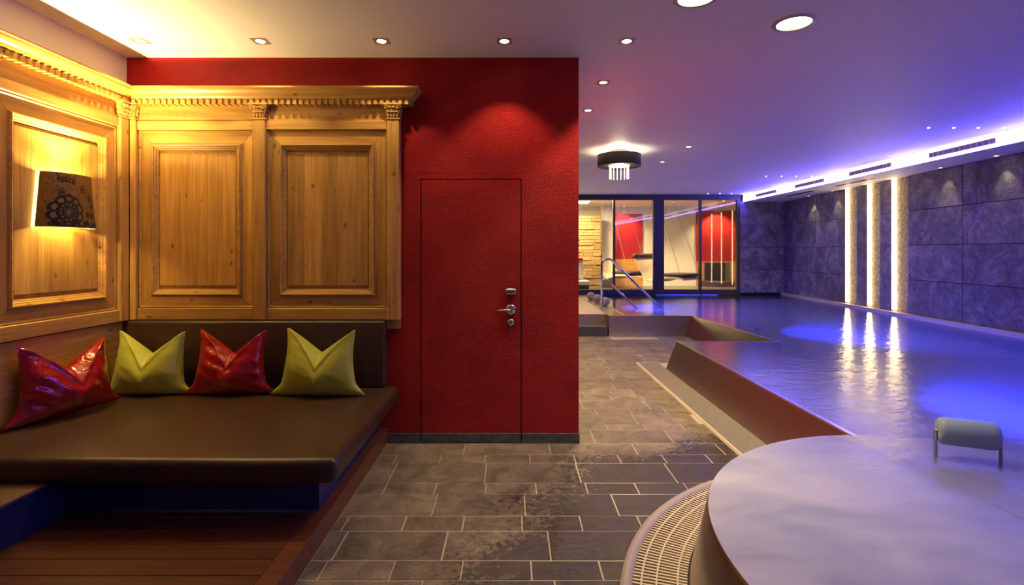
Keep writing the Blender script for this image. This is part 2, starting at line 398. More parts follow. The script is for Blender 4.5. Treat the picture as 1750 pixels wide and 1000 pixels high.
# slate walls
def slx(Y): return 6.82 + .065 * (Y - 6.94)
TH = math.atan(.065)
DIRV = Vector((.065, 1, 0)).normalized(); NRM = Vector((-1, .065, 0)).normalized()
def wp(Y, d, z):                       # point on slate wall: depth coordinate, distance out of the wall, height
    p = Vector((slx(Y), Y, z)) + NRM * d; return p
Y0, Y1 = 3.2, YB
bm = bmesh.new()
prism(bm, [(-3., .0), (Y1 + .4, .0), (Y1 + .4, CZ), (-3., CZ)], lambda a, z_: wp(a, -.12, z_), lambda a, z_: wp(a, -.3, z_))
wr = finish('wall_right', bm, JOINT); tag(wr, 'dark slate panelled wall along the far side of the pool', 'wall', kind='structure')
NI = [(10.67, 11.05), (9.925, 10.30), (9.155, 9.573)]
cuts = [(-1., .0), (.79, 1.99), (1.99, 3.19), (3.19, 4.38), (4.38, 5.57), (5.57, 6.765), (6.765, 7.96), (7.96, 9.155), (9.573, 9.925), (10.30, 10.67), (11.05, 12.27), (12.27, 13.47), (13.47, YB - .03)]
ZR = [ZW + .05, 1.02, 1.62, 2.22, 2.84]
for (a, c) in cuts:
    for z0, z1 in zip(ZR, ZR[1:]):
        pr = random.uniform(0, .006); bm = bmesh.new()
        e = .005
        prism(bm, [(a + e, z0 + e), (c - e, z0 + e), (c - e, z1 - e), (a + e, z1 - e)], lambda u, z_: wp(u, -.12, z_), lambda u, z_: wp(u, pr, z_))
        finish('slate_panel', bm, SLATE, wr)
for (a, c) in NI:
    bm = bmesh.new(); prism(bm, [(a, ZR[0]), (c, ZR[0]), (c, 2.84), (a, 2.84)], lambda u, z_: wp(u, -.119, z_), lambda u, z_: wp(u, -.035, z_))
    bmesh.ops.subdivide_edges(bm, edges=bm.edges, cuts=1)
    finish('niche_stone', bm, NICHE, wr)['label'] = 'rough golden stone in a lit wall slot'
bm = bmesh.new()
prism(bm, [(-1., .30), (YB, .30), (YB, ZR[0]), (-1., ZR[0])], lambda u, z_: wp(u, -.1, z_), lambda u, z_: wp(u, .1, z_))
o = finish('trim_1', bm, CREAM); tag(o, 'pale stone coping at the foot of the slate wall', 'coping', kind='structure')
# back slate return
BX0 = wx(1265, YB); BX1 = slx(YB)
wb = box('wall_back', (BX0, BX1 + .3, YB + .03, YB + .2, 0, CZ), JOINT); tag(wb, 'dark slate panelled end wall beside the glass', 'wall', kind='structure')
jm = wx(1314, YB)
for (a, c) in ((BX0, jm), (jm, BX1 + .02)):
    for z0, z1 in zip(ZR, ZR[1:]):
        box('slate_panel', (a + .005, c - .005, YB - .005 - random.uniform(0, .006), YB + .03, z0 + .005, z1 - .005), SLATE, wb)
# bulkhead
BXL = 6.17; BZ = 2.84
bk = box('ceiling_bulkhead', (BXL, 7.7, -3, YB, BZ, CZ), CEIL); tag(bk, 'white lowered ceiling strip along the slate wall', 'ceiling', kind='structure')
o = thing('cove_light', (BXL - .006, 6., BZ + .03), 'long glowing violet white light band under the ceiling', 'light')
box('white_band', (BXL - .012, BXL - .001, -1.5, YB - .02, BZ + .044, CZ - .012), COVEW, o)
box('blue_line', (BXL - .012, BXL - .001, -1.5, YB - .02, BZ + .006, BZ + .042), COVE, o)
# pool basin (sloping steel sides) and bottom
top = [(2.10, WC[1] + WR), (2.10, 6.64), (3.36, 6.60), (3.20, 9.26), (1.73, 9.26), (1.73, YB - .06)]
bot = [(1.98, WC[1] + WR - .02), (1.98, 6.70), (3.24, 6.72), (3.08, 9.26), (1.73, 9.26), (1.73, YB - .06)]
inn = [(2.135, WC[1] + WR), (2.135, 6.60), (3.40, 6.56), (3.235, 9.295), (2.03, 9.40), (2.03, YB - .06)]
bm = bmesh.new()
rows_ = [[bm.verts.new((*p, 0.)) for p in bot], [bm.verts.new((*p, ZW)) for p in top], [bm.verts.new((*p, ZW)) for p in inn], [bm.verts.new((*p, -.9)) for p in inn]]
for A, B in zip(rows_, rows_[1:]):
    for k in range(len(A) - 1): bm.faces.new((A[k], A[k + 1], B[k + 1], B[k]))
bmesh.ops.recalc_face_normals(bm, faces=bm.faces)
pw = finish('pool_wall', bm, STEEL); tag(pw, 'sloping brushed steel side of the raised pool', 'pool wall', kind='structure')
pf = box('pool_floor', (.6, 7.8, -1., YB, -.95, -.9), BASIN); tag(pf, 'submerged floor of the swimming pool', 'pool floor', kind='structure')
bm = bmesh.new()                                  # bright seam on the pool rim
tube(bm, [(p[0] - .004, p[1], ZW) for p in top[:2]], .008, 6); tube(bm, [(*p, ZW) for p in top[2:4]], .008, 6); tube(bm, [(2.03, 9.4, ZW), (2.03, YB - .1, ZW)], .008, 6)
finish('rim_edge', bm, SATIN, pw)
# pool surface
arc = [(WC[0] + 1.352 * math.cos(a), WC[1] + 1.352 * math.sin(a)) for a in [R(-75 + 165 * k / 40) for k in range(41)]]
poly = arc + [(2.13, 3.23)] + [(2.13, 6.605), (3.395, 6.565), (3.23, 9.29), (2.025, 9.395), (2.025, YB - .065), (slx(YB) - .1, YB - .065), (slx(0) - .1, 0.), (slx(0) - .1, .2)]
poly = arc + [(2.13, 6.605), (3.395, 6.565), (3.23, 9.29), (2.025, 9.395), (2.025, YB - .065), (slx(YB) - .1, YB - .065), (slx(.2) - .1, .2)]
bm = bmesh.new(); bm.faces.new([bm.verts.new((*p, ZW - .003)) for p in poly]); bmesh.ops.recalc_face_normals(bm, faces=bm.faces)
for f_ in bm.faces:
    if f_.normal.z < 0: f_.normal_flip()
bmesh.ops.triangulate(bm, faces=bm.faces)
o = finish('pool_water', bm, WATER); tag(o, 'violet blue water filling the raised swimming pool', 'water', kind='stuff')
box('end_wall', (2.2, 7.0, .0, .19, -.9, ZW), STEEL, pw)

# ================================================================== GLASS FRONT
YG = YB - .02
def gx(x): return wx(x, YG)
win = thing('window_1', (gx(1126), YG, .36), 'dark framed glass front at the end of the pool', 'window', kind='structure')
GXL = 1.1; zt = CZ - .002; zb = .36
box('top_rail', (GXL, gx(1263), YG - .05, YG + .05, wz(342, YG), zt), FRAME, win)
box('bottom_rail', (GXL, gx(1263), YG - .05, YG + .05, zb, wz(496, YG) + .02), FRAME, win)
mull = [(1047.5, 1050.8), (1116, 1134), (1194.5, 1198), (1258.5, 1263.5)]
for a, c in mull: box('mullion', (gx(a), gx(c), YG - .055, YG + .055, zb, zt), FRAME, win)
bays = [(GXL, gx(1047.5)), (gx(1050.8), gx(1116)), (gx(1134), gx(1194.5)), (gx(1198), gx(1258.5))]
for i, (a, c) in enumerate(bays):
    o = box('pane', (a - (a + c) / 2, c - (a + c) / 2, -.008, .008, -1.14, 1.14), GLASS)
    o.location = ((a + c) / 2, YG, 1.695); o.rotation_euler.z = R(2.6) if i == 1 else 0.
    attach(o, win)
# ================================================================== room behind the glass
YK = 17.6
o = box('floor_lounge', (.3, 8.6, YB + .05, YK, .26, .36), GREYF); tag(o, 'grey floor of the lounge behind the glass', 'floor', kind='structure')
wk = box('wall_lounge', (.3, 8.6, YK, YK + .15, .36, CZ), WHITE); tag(wk, 'cream end wall of the lounge behind the glass', 'wall', kind='structure')
o = box('wall_lounge_side', (8.6, 8.75, YB + .2, YK, .36, CZ), WHITE); tag(o, 'cream side wall of the lounge with a lamp glow', 'wall', kind='structure')
o = box('wall_lounge_end', (.2, .35, YB + .05, YK, .36, CZ), WHITE); tag(o, 'cream wall of the lounge beyond the timber stack', 'wall', kind='structure')
for i, (a, c, t, b_) in enumerate(((1047, 1098, 366, 443), (1190, 1264, 360, 447))):
    Yp = YK - .03
    rp = box('red_wall_panel', (wx(a, Yp), wx(c, Yp), Yp, YK - .002, wz(b_, Yp), wz(t, Yp)), REDW); tag(rp, 'red wall panel above pale wood wainscot ' + ('behind the hanging loungers' if i == 0 else 'above the dark fireplace'), 'wall panel')
    wn = box('wainscot', (wx(a, Yp), wx(c, Yp), Yp, YK - .002, .362, wz(b_, Yp) - .003), WOODX); tag(wn, 'pale wood wainscot under the red panel ' + ('behind the hanging loungers' if i == 0 else 'around the dark fireplace'), 'wainscot')
# fireplace
Yp = YK - .04; fa, fc, ft_, fb = wx(1204, Yp), wx(1245, Yp), wz(449, Yp), wz(488, Yp)
fp = thing('fireplace', ((fa + fc) / 2, Yp, fb), 'dark open fireplace set into wood wainscot', 'fireplace')
box('firebox', (fa, fc, Yp - .02, Yp + .008, fb, ft_), BLACK, fp)
bm = bmesh.new(); lathe(bm, [(.001, fb - .02), (.55, fb - .02), (.55, fb + .14), (.5, fb + .17), (.001, fb + .17)], ((fa + fc) / 2, Yp - .05), 20, math.pi, 2 * math.pi)
finish('hearth', bm, BROWN, fp)
box('frame', (fc - .12, fc + .02, Yp - .04, Yp - .02, fb, ft_), GREYF, fp)
# timber stack wall
YT = 16.4; ta, tb_ = wx(985, YT) - .5, wx(1027, YT)
tw = box('wall_timber', (ta, tb_, YT + .06, YT + .2, .36, wz(369, YT)), WHITE); tag(tw, 'rough stacked timber wall in the lounge', 'wall', kind='structure')
z = .37; ztop = wz(369, YT)
while z < ztop - .03:
    h = random.uniform(.07, .15); x = ta
    while x < tb_ - .02:
        L = random.uniform(.3, .75); x1 = min(x + L, tb_)
        box('timber', (x, x1 - .006, YT - random.uniform(0, .05), YT + .06, z, min(z + h - .006, ztop)), OAK, tw, .006)
        x = x1
    z += h
o = box('column', (wx(1029, 17.0), wx(1047, 17.0), 17.0, 17.3, .36, CZ), WHITE, None, .005); tag(o, 'square cream column beside the timber wall', 'column')
o = box('red_door_edge', (wx(1026, 17.5) , wx(1028.5, 17.5), 17.5, 17.55, .36, wz(366, 17.2)), REDW, None, .003); tag(o, 'narrow red strip between timber wall and column', 'wall panel')
cl = thing('ceiling_panel_light', (wx(996, 15.2), 15.2, CZ), 'bright square ceiling light above the lounge', 'light')
box('frame', (wx(980, 15.2), wx(1009, 15.2), 15.0, 15.5, CZ - .05, CZ - .001), WHITE, cl, .005)
box('diffuser', (wx(982, 15.2), wx(1007, 15.2), 15.03, 15.47, CZ - .056, CZ - .048), emis('lounge_lamp', (1., .83, .42), 9.), cl)
light('lounge_glow', 'AREA', (2.0, 15.3, CZ - .08), 260, (1., .76, .35), cl, size=.5)
for i, (x, y_, pw_) in enumerate(((3.7, YK - .35, 40), (4.9, 15.8, 60), (6.9, YK - .4, 45), (6.3, 15.5, 40))):
    t = thing('lounge_spot', (x, y_, CZ), ('small round ceiling spot above the red panel behind the loungers', 'small round ceiling spot above the hanging lounger', 'small round ceiling spot above the fireplace', 'small round ceiling spot near the slate end wall')[i], 'downlight', 'lounge ceiling spots')
    bm = bmesh.new(); lathe(bm, [(.05, CZ - .001), (.05, CZ - .012), (.035, CZ - .012)], (x, y_), 16); finish('trim', bm, SATIN, t)
    bm = bmesh.new(); lathe(bm, [(.001, CZ - .008), (.036, CZ - .008)], (x, y_), 16); finish('lens', bm, WARM, t)
    light('lounge_spot_light', 'SPOT', (x, y_, CZ - .02), pw_ * 6, (1., .7, .36), t, spot_size=R(120), spot_blend=.6, shadow_soft_size=.04)
# hanging loungers
def lounger(loc, rot, label):
    t = thing('hanging_lounger', (0, 0, 0), label, 'lounger', 'hanging loungers behind the glass')
    # side profile (x forward, z up), width in y
    prof = [(-.62, 1.02), (-.56, .92), (-.36, .55), (-.2, .36), (-.05, .33), (.2, .40), (.45, .46), (.75, .46), (.95, .42)]
    bm = bmesh.new(); W = .5
    A = [[bm.verts.new((x, s * W, z)) for x, z in prof] for s in (-1, 1)]
    Bv = [[bm.verts.new((x + .015, s * W, z - .05)) for x, z in prof] for s in (-1, 1)]
    n = len(prof)
    for k in range(n - 1):
        bm.faces.new((A[0][k], A[0][k + 1], A[1][k + 1], A[1][k])); bm.faces.new((Bv[0][k], Bv[1][k], Bv[1][k + 1], Bv[0][k + 1]))
        for s in (0, 1): bm.faces.new((A[s][k], Bv[s][k], Bv[s][k + 1], A[s][k + 1]))
    for k in (0, n - 1): bm.faces.new((A[0][k], A[1][k], Bv[1][k], Bv[0][k]))
    bmesh.ops.recalc_face_normals(bm, faces=bm.faces); finish('shell', bm, CREAM, t)
    bm = bmesh.new(); tube(bm, [(-.60, -W - .01, 1.03), (-.60, W + .01, 1.03)], .07, 12); finish('headrest', bm, BROWN, t, True)
    bm = bmesh.new(); vbox(bm, .25, .97, -W, W, .46, .55, .03, 2); finish('seat_cushion', bm, BROWN, t, True)
    for s in (-1, 1):
        for x, z, xt in ((-.5, .85, -.05), (.88, .5, .12)):
            bm = bmesh.new(); tube(bm, [(x, s * W, z), (xt, s * W * .8, CZ - .36)], .006, 5); finish('rope', bm, ROPE, t)
    t.location = loc; t.rotation_euler.z = rot
    return t
lounger((wx(1131, 15.1), 15.1, .36), R(-48), 'cream hanging lounger with brown headrest next to the thick mullion')
lounger((wx(1052, 16.7), 16.7, .36), R(-50), 'cream hanging lounger with brown headrest next to the cream column')
# fixed daybed by the timber wall and its cushion
db = thing('daybed', (wx(998, 14.7), 14.7, .36), 'low cream daybed on a dark base by the timber wall', 'daybed')
xa, xb = wx(985, 14.7) - .5, wx(1006, 14.7)
box('base', (xa, xb - .02, 14.5, 15.1, .44, .58), FRAME, db, .01)
for sx_ in (xa + .05, xb - .08):
    for sy_ in (14.53, 15.03): box('leg', (sx_, sx_ + .04, sy_, sy_ + .04, .36, .45), FRAME, db)
box('mattress', (xa, xb, 14.48, 15.12, .58, .70), WHITE, db, .03, 2)
bm = bmesh.new(); vbox(bm, xa, xb - .12, 14.9, 15.05, .69, 1.22, .05, 3); finish('backrest', bm, WHITE, db, True)
bm = bmesh.new(); vbox(bm, xa + .1, xb - .13, 14.88, 15.04, 1.222, 1.36, .05, 3); o = finish('red_cushion', bm, REDF, None, True); tag(o, 'small red cushion on top of the cream daybed', 'cushion')

# ================================================================== PINE PANELLING
FM = lambda a, z, d: Vector((a, YR - d, z))
LM = lambda a, z, d: Vector((XL + d, a, z))
def pboard(name, poly, d0, d1, mp_, m, parent, bev=.003):
    bm = bmesh.new(); prism(bm, poly, lambda a, z: mp_(a, z, d0), lambda a, z: mp_(a, z, d1))
    if bev:
        fs = max(bm.faces, key=lambda f_: sum(((v_.co - mp_(poly[0][0], poly[0][1], d0)).length if 0 else 0) for v_ in f_.verts)) if 0 else None
        bmesh.ops.bevel(bm, geom=list(bm.edges), offset=bev, segments=1, affect='EDGES')
    return finish(name, bm, m, parent)
def rect(a0, a1, z0, z1): return [(a0, z0), (a1, z0), (a1, z1), (a0, z1)]
def ring(name, a0, a1, z0, z1, prof, mp_, m, parent):
    """picture-frame moulding; prof = list of (inset, depth)"""
    bm = bmesh.new(); loops = []
    for ins, d in prof:
        loops.append([bm.verts.new(mp_(a, z, d)) for a, z in rect(a0 + ins, a1 - ins, z0 + ins, z1 - ins)])
    for A, B in zip(loops, loops[1:]):
        for k in range(4): bm.faces.new((A[k], A[(k + 1) % 4], B[(k + 1) % 4], B[k]))
    bmesh.ops.recalc_face_normals(bm, faces=bm.faces)
    return finish(name, bm, m, parent)
def extr(name, prof, a0, a1, mp_, m, parent, m0=0., m1=0.):
    """moulding of profile (d,z) run along a; m0/m1 = mitre factor with d at both ends"""
    bm = bmesh.new()
    A = [bm.verts.new(mp_(a0 + m0 * d, z, d)) for d, z in prof]; B = [bm.verts.new(mp_(a1 + m1 * d, z, d)) for d, z in prof]
    n = len(prof)
    for k in range(n): bm.faces.new((A[k], A[(k + 1) % n], B[(k + 1) % n], B[k]))
    bm.faces.new(A[::-1]); bm.faces.new(B); bmesh.ops.recalc_face_normals(bm, faces=bm.faces)
    return finish(name, bm, m, parent)
def panel(a0, a1, mp_, mh, parent):
    z0, z1 = 1.070, 2.442
    m0, m1 = a0 + .098, a1 - .098; mz0, mz1 = 1.165, 2.338
    T, Bo = (z1, z0)
    pan = pboard('panel', rect(m0 - .01, m1 + .01, mz0 - .01, mz1 + .01), .005, .018, mp_, WOODV, parent, 0)
    f0, f1 = m0 + .05, m1 - .05; fz0, fz1 = mz0 + .075, mz1 - .072
    n = 5; ws = [random.uniform(.8, 1.2) for _ in range(n)]; s = sum(ws); x = f0
    for w in ws:
        x1 = x + (f1 - f0) * w / s
        pboard('board', rect(x + .0003, x1 - .0003, fz0, fz1), .018, .034, mp_, WOODV, pan, .0008); x = x1
    ring('panel_bevel', f0 - .03, f1 + .03, fz0 - .03, fz1 + .03, [(0, .012), (.022, .026), (.03, .026), (.0301, .018)], mp_, WOODV, pan)
    ring('moulding', m0, m1, mz0, mz1, [(-.004, .03), (0, .058), (.008, .066), (.016, .062), (.020, .052), (.028, .050), (.034, .040), (.042, .038), (.046, .028), (.052, .014)], mp_, mh, parent)
    # mitred frame boards
    pboard('frame_board', [(a0, z1), (m0, mz1), (m1, mz1), (a1, z1)], .01, .044, mp_, mh, parent, .002)
    pboard('frame_board', [(a0, z0), (a1, z0), (m1, mz0), (m0, mz0)], .01, .044, mp_, mh, parent, .002)
    pboard('frame_board', [(a0, z0), (m0, mz0), (m0, mz1), (a0, z1)], .01, .044, mp_, WOODV, parent, .002)
    pboard('frame_board', [(a1, z0), (a1, z1), (m1, mz1), (m1, mz0)], .01, .044, mp_, WOODV, parent, .002)
    # raised border line around the frame boards
    ring('border_bead', a0, a1, z0, z1, [(0, .02), (0, .054), (.006, .056), (.013, .046)], mp_, mh, parent)
def capital(a0, a1, mp_, parent, d=.085):
    w = a1 - a0; c = (a0 + a1) / 2; z0, z1 = 2.524, 2.646
    bm = bmesh.new()
    def pr(pts0, za, pts1, zb_):
        A = [bm.verts.new(mp_(a, za, dd)) for a, dd in pts0]; B = [bm.verts.new(mp_(a, zb_, dd)) for a, dd in pts1]
        for k in range(4): bm.faces.new((A[k], A[(k + 1) % 4], B[(k + 1) % 4], B[k]))
        bm.faces.new(A[::-1]); bm.faces.new(B)
    sq = lambda e, dd: [(a0 - e, .01), (a1 + e, .01), (a1 + e, dd), (a0 - e, dd)]
    pr(sq(.006, d + .006), z0, sq(.006, d + .006), z0 + .01)
    pr(sq(-.006, d - .004), z0 + .01, sq(.012, d + .012), z1 - .014)
    pr(sq(.026, d + .026), z1 - .014, sq(.026, d + .026), z1)
    def blob(a, z, dd, ra, rz, rd):
        r = bmesh.ops.create_icosphere(bm, subdivisions=2, radius=1.)['verts']
        for v_ in r: v_.co = mp_(a + v_.co.x * ra, z + v_.co.z * rz, dd - v_.co.y * rd)
    def curl(a, z, dd, rad):
        pts = []
        for k in range(10):
            t_ = k / 9 * 2 * math.pi * 1.2; rr_ = rad * (1 - .075 * k)
            pts.append(mp_(a + rr_ * math.cos(t_), z + rr_ * math.sin(t_), dd + .002 * k))
        tube(bm, pts, [.0055 - .0003 * k for k in range(10)], 6)
    for k in range(4):        # lower acanthus leaves
        a = a0 + w * (k + .5) / 4
        blob(a, z0 + .032, d + .002, w * .11, .024, .010); blob(a, z0 + .053, d + .012, w * .10, .008, .008)
    for k in range(3):        # upper leaves
        a = a0 + w * (k + 1) / 4
        blob(a, z0 + .068, d + .008, w * .10, .020, .010); blob(a, z0 + .086, d + .019, w * .09, .007, .008)
    for s in (-1, 1): curl(c + s * (w / 2), z1 - .034, d + .016, .018); curl(c + s * w * .17, z1 - .03, d + .012, .011)
    for s in (0, 1):          # leaves on the side
        a = a0 - .002 if s == 0 else a1 + .002
        for q in (.03, .06): blob(a, z0 + .035, q, .008, .024, .012); blob(a, z0 + .075, q, .012, .02, .012)
    bmesh.ops.recalc_face_normals(bm, faces=bm.faces)
    return finish('capital', bm, WOODV, parent)
def pilaster(a0, a1, mp_, parent):
    p = pboard('pilaster', rect(a0, a1, .975, 2.524), .002, .085, mp_, WOODV, parent, .006)
    capital(a0, a1, mp_, p); return p
cornice_prof = [(.0, 2.64), (.094, 2.64), (.094, 2.676), (.104, 2.680), (.112, 2.694), (.114, 2.700), (.132, 2.712), (.146, 2.73), (.150, 2.744), (.160, 2.747), (.160, 2.759), (.0, 2.759)]
def dentils(a0, a1, mp_, parent, n):
    bm0 = None
    st_ = (a1 - a0) / n
    bm = bmesh.new(); prism(bm, rect(0, st_ * .55, 2.634, 2.670), lambda a, z: mp_(a, z, .05), lambda a, z: mp_(a, z, .106)); base = mp_(0, 0, 0)
    me = bpy.data.meshes.new('dentil'); bm.to_mesh(me); bm.free(); me.materials.append(WOODX)
    for k in range(n):
        o = bpy.data.objects.new('dentil', me); COL.objects.link(o)
        o.location = mp_(a0 + st_ * k, 0, 0) - base; attach(o, parent)
fpn = thing('pine_panelling', (-1.95, YR, .9), 'honey coloured pine panelling with two framed panels above the bench backrest', 'panelling', 'carved pine wall panelling')
pboard('backing', rect(-2.99, -.875, .9, 2.7), .0005, .01, FM, WOODV, fpn, 0)
panel(-2.894, -2.006, FM, WOODX, fpn); panel(-1.898, -.974, FM, WOODX, fpn)
for a0, a1 in ((-2.948, -2.903), (-1.997, -1.902), (-.965, -.870)): pilaster(a0, a1, FM, fpn)
for a0, a1 in ((-2.9, -1.998), (-1.901, -.966)):
    pboard('frieze', rect(a0, a1, 2.519, 2.64), .005, .05, FM, WOODX, fpn, .002)
    pboard('ledge_board', rect(a0, a1, 2.447, 2.517), .005, .068, FM, WOODX, fpn, .005)
    pboard('bottom_rail', rect(a0, a1, .975, 1.066), .005, .062, FM, WOODX, fpn, .004)
extr('cornice', cornice_prof, XL, -.87, FM, WOODX, fpn, 1., 1.)
bm = bmesh.new()   # cornice return on the open end
A = [bm.verts.new(FM(-.87 + d, z, d)) for d, z in cornice_prof]; B = [bm.verts.new(FM(-.87 + d, z, .001)) for d, z in cornice_prof]
for k in range(len(A) - 1): bm.faces.new((A[k], A[k + 1], B[k + 1], B[k]))
bmesh.ops.recalc_face_normals(bm, faces=bm.faces); finish('cornice_return', bm, WOODX, fpn)
dentils(-2.915, -.775, FM, fpn, 45)
lpn = thing('pine_panelling', (XL, 3.0, .9), 'honey coloured pine panelling behind the wall sconce with flowered shade', 'panelling', 'carved pine wall panelling')
pboard('backing', rect(.8, YR - .002, .13, 2.7), .0005, .01, LM, WOODV, lpn, 0)
panel(2.984, 3.914, LM, WOODY, lpn); panel(1.96, 2.872, LM, WOODY, lpn); panel(.92, 1.85, LM, WOODY, lpn)
for a0, a1 in ((3.922, 4.008), (2.88, 2.975), (1.856, 1.952)): pilaster(a0, a1, LM, lpn)
for a0, a1 in ((2.976, 3.92), (1.953, 2.879), (.9, 1.855)):
    pboard('frieze', rect(a0, a1, 2.519, 2.64), .005, .05, LM, WOODY, lpn, .002)
    pboard('ledge_board', rect(a0, a1, 2.447, 2.517), .005, .068, LM, WOODY, lpn, .005)
    pboard('bottom_rail', rect(a0, a1, .975, 1.066), .005, .075, LM, WOODY, lpn, .004)
z = .46
while z < .95:
    pboard('wall_board', rect(.9, 4.0, z, min(z + .17, .964)), .005, .04, LM, WOODY, lpn, .002); z += .171
extr('cornice', cornice_prof, .9, YR, LM, WOODY, lpn, 0, -1.)
dentils(1.0, 3.96, LM, lpn, 62)

# ================================================================== SCONCE
SW = XL + .034
sc = thing('wall_sconce', (SW, 3.45, 1.66), 'bronze tapered wall sconce with black flower print on pine panel', 'wall lamp')
def shp(th, v_, out=0.):
    w = .21 + (.175 - .21) * v_; d = .135 + (.11 - .135) * v_; z = 1.66 + .352 * v_
    return Vector((SW + .024 + (d + out) * math.sin(th), 3.452 - (w + out) * math.cos(th), z))
def shell(name, m, parent, t0, t1, o0, o1):
    bm = bmesh.new(); n = 40
    A = [[[bm.verts.new(shp(t0 + (t1 - t0) * k / n, v_, o)) for k in range(n + 1)] for v_ in (0, 1)] for o in (o0, o1)]
    for k in range(n):
        bm.faces.new((A[1][0][k], A[1][0][k + 1], A[1][1][k + 1], A[1][1][k])); bm.faces.new((A[0][0][k], A[0][1][k], A[0][1][k + 1], A[0][0][k + 1]))
        for v_ in (0, 1): bm.faces.new((A[0][v_][k], A[0][v_][k + 1], A[1][v_][k + 1], A[1][v_][k]))
    for k in (0, n): bm.faces.new((A[0][0][k], A[1][0][k], A[1][1][k], A[0][1][k]))
    bmesh.ops.recalc_face_normals(bm, faces=bm.faces); return finish(name, bm, m, parent, False)
def translucent(m, f, col):
    nt = m.node_tree; t_ = nd(nt, 'ShaderNodeBsdfTranslucent', {0: col if isinstance(col, bpy.types.NodeSocket) else (*col, 1)}); x_ = nd(nt, 'ShaderNodeMixShader', {0: f, 1: P(m).outputs[0], 2: t_.outputs[0]})
    nt.links.new(x_.outputs[0], nt.nodes['Material Output'].inputs[0])
translucent(SHADE, .5, SHN); LINING = mat('pale_lining', (.8, .7, .45), .7); translucent(LINING, .35, (.8, .65, .35))
shd = shell('shade', SHADE, sc, 0, math.pi, -.001, .001)
shl = shell('inner_lining', LINING, sc, .01, math.pi - .01, -.004, -.002)
for s, yy in ((0, 0), (1, 0)):       # glowing side slips between shade and wall
    bm = bmesh.new(); th = 0 if s == 0 else math.pi
    q = [shp(th, 0), shp(th, 1)]; vs = [bm.verts.new(p) for p in q] + [bm.verts.new((SW - .0, q[1].y, q[1].z)), bm.verts.new((SW - .0, q[0].y, q[0].z))]
    bm.faces.new(vs); r = bmesh.ops.extrude_face_region(bm, geom=bm.faces[:]); 
    for v_ in r['geom']:
        if isinstance(v_, bmesh.types.BMVert): v_.co.y += .002 * (1 if s == 0 else -1)
    bmesh.ops.recalc_face_normals(bm, faces=bm.faces); finish('side_diffuser', bm, LINER, sc)['label'] = 'glowing slip between shade and wall'
box('backplate', (SW, SW + .012, 3.39, 3.51, 1.72, 1.92), SATIN, sc, .003)
bm = bmesh.new(); lathe(bm, [(.001, 1.765), (.014, 1.767), (.018, 1.775), (.018, 1.79), (.012, 1.80), (.001, 1.802)], (SW + .07, 3.45), 16)
finish('bulb', bm, emis('sconce_bulb', (1., .76, .3), 30.), sc, True)
box('holder', (SW, SW + .085, 3.44, 3.46, 1.74, 1.758), SATIN, sc)
box('bottom_clip', (SW + .02, SW + .06, 3.53, 3.61, 1.654, 1.66), CHROME, sc)
light('sconce_beam', 'SPOT', (SW + .095, 3.45, 1.985), 235, (1., .76, .34), sc, spot_size=R(140), spot_blend=.8, shadow_soft_size=.03, rot=(0, R(180 + 30), 0))
light('sconce_light', 'POINT', (SW + .085, 3.45, 1.95), 26, (1., .72, .27), sc, shadow_soft_size=.05)
light('sconce_light', 'POINT', (SW + .08, 3.45, 1.74), 13, (1., .72, .27), sc, shadow_soft_size=.03)
# flower print, laid on the shade surface
bm = bmesh.new()
def sp(s, v_): return shp(math.acos(1 - 2 * min(max(.02 + s * .80, 0), 1)), min(max(v_, .008), .992), .0022)
def ribbon(pts, w, closed=True):
    n = len(pts); L_, R_ = [], []
    for k in range(n):
        a = pts[(k - 1) % n] if closed or k else pts[k]; c = pts[(k + 1) % n] if closed or k < n - 1 else pts[k]
        tx, ty = c[0] - a[0], (c[1] - a[1]); l = math.hypot(tx, ty) or 1
        nx, ny = -ty / l * w, tx / l * w
        L_.append(bm.verts.new(sp(pts[k][0] + nx, pts[k][1] + ny))); R_.append(bm.verts.new(sp(pts[k][0] - nx, pts[k][1] - ny)))
    for k in range(n if closed else n - 1):
        j = (k + 1) % n; bm.faces.new((L_[k], L_[j], R_[j], R_[k]))
def petal(cx, cy, ang, r0, r1, wd_, w=.007):
    pts = []
    for k in range(14):
        t_ = k / 14 * 2 * math.pi; u = (r0 + r1) / 2 + (r1 - r0) / 2 * math.cos(t_); q = wd_ * math.sin(t_)
        pts.append((cx + (u * math.cos(ang) - q * math.sin(ang)) * .9, cy + (u * math.sin(ang) + q * math.cos(ang)) * 1.0))
    ribbon(pts, w)
def flower(cx, cy, r, n=5, a0=.3, w=.008):
    for k in range(n): petal(cx, cy, a0 + k * 2 * math.pi / n, r * .12, r, r * .32, w)
flower(.20, .64, .075); flower(.62, .72, .075, 5, .1); flower(.82, .57, .075, 5, .6); flower(.72, .25, .06, 6); flower(.85, .24, .07, 6, .2); flower(.86, .42, .06)
for rr_, n_, wd_, w_ in ((.10, 14, .016, .007), (.20, 12, .04, .014), (.31, 10, .08, .02)):
    for k in range(n_):
        an = k * 2 * math.pi / n_ + rr_ * 9; petal(.31, .28, an, rr_ * .55, rr_, wd_, w_)
for k in range(26): petal(.05 + .035 * k, .06 + .03 * math.sin(k * 1.7), k * .8, .0, .07, .022, .014)
for k in range(5): petal(.14 + .07 * k, .93 - .02 * abs(k - 2), -.6 - .2 * k, .0, .10, .026, .009)
ribbon([(.12, .97), (.2, .86), (.32, .84), (.42, .80), (.45, .86), (.43, .94)], .010, False)
finish('flower_print', bm, PRINT, shd)

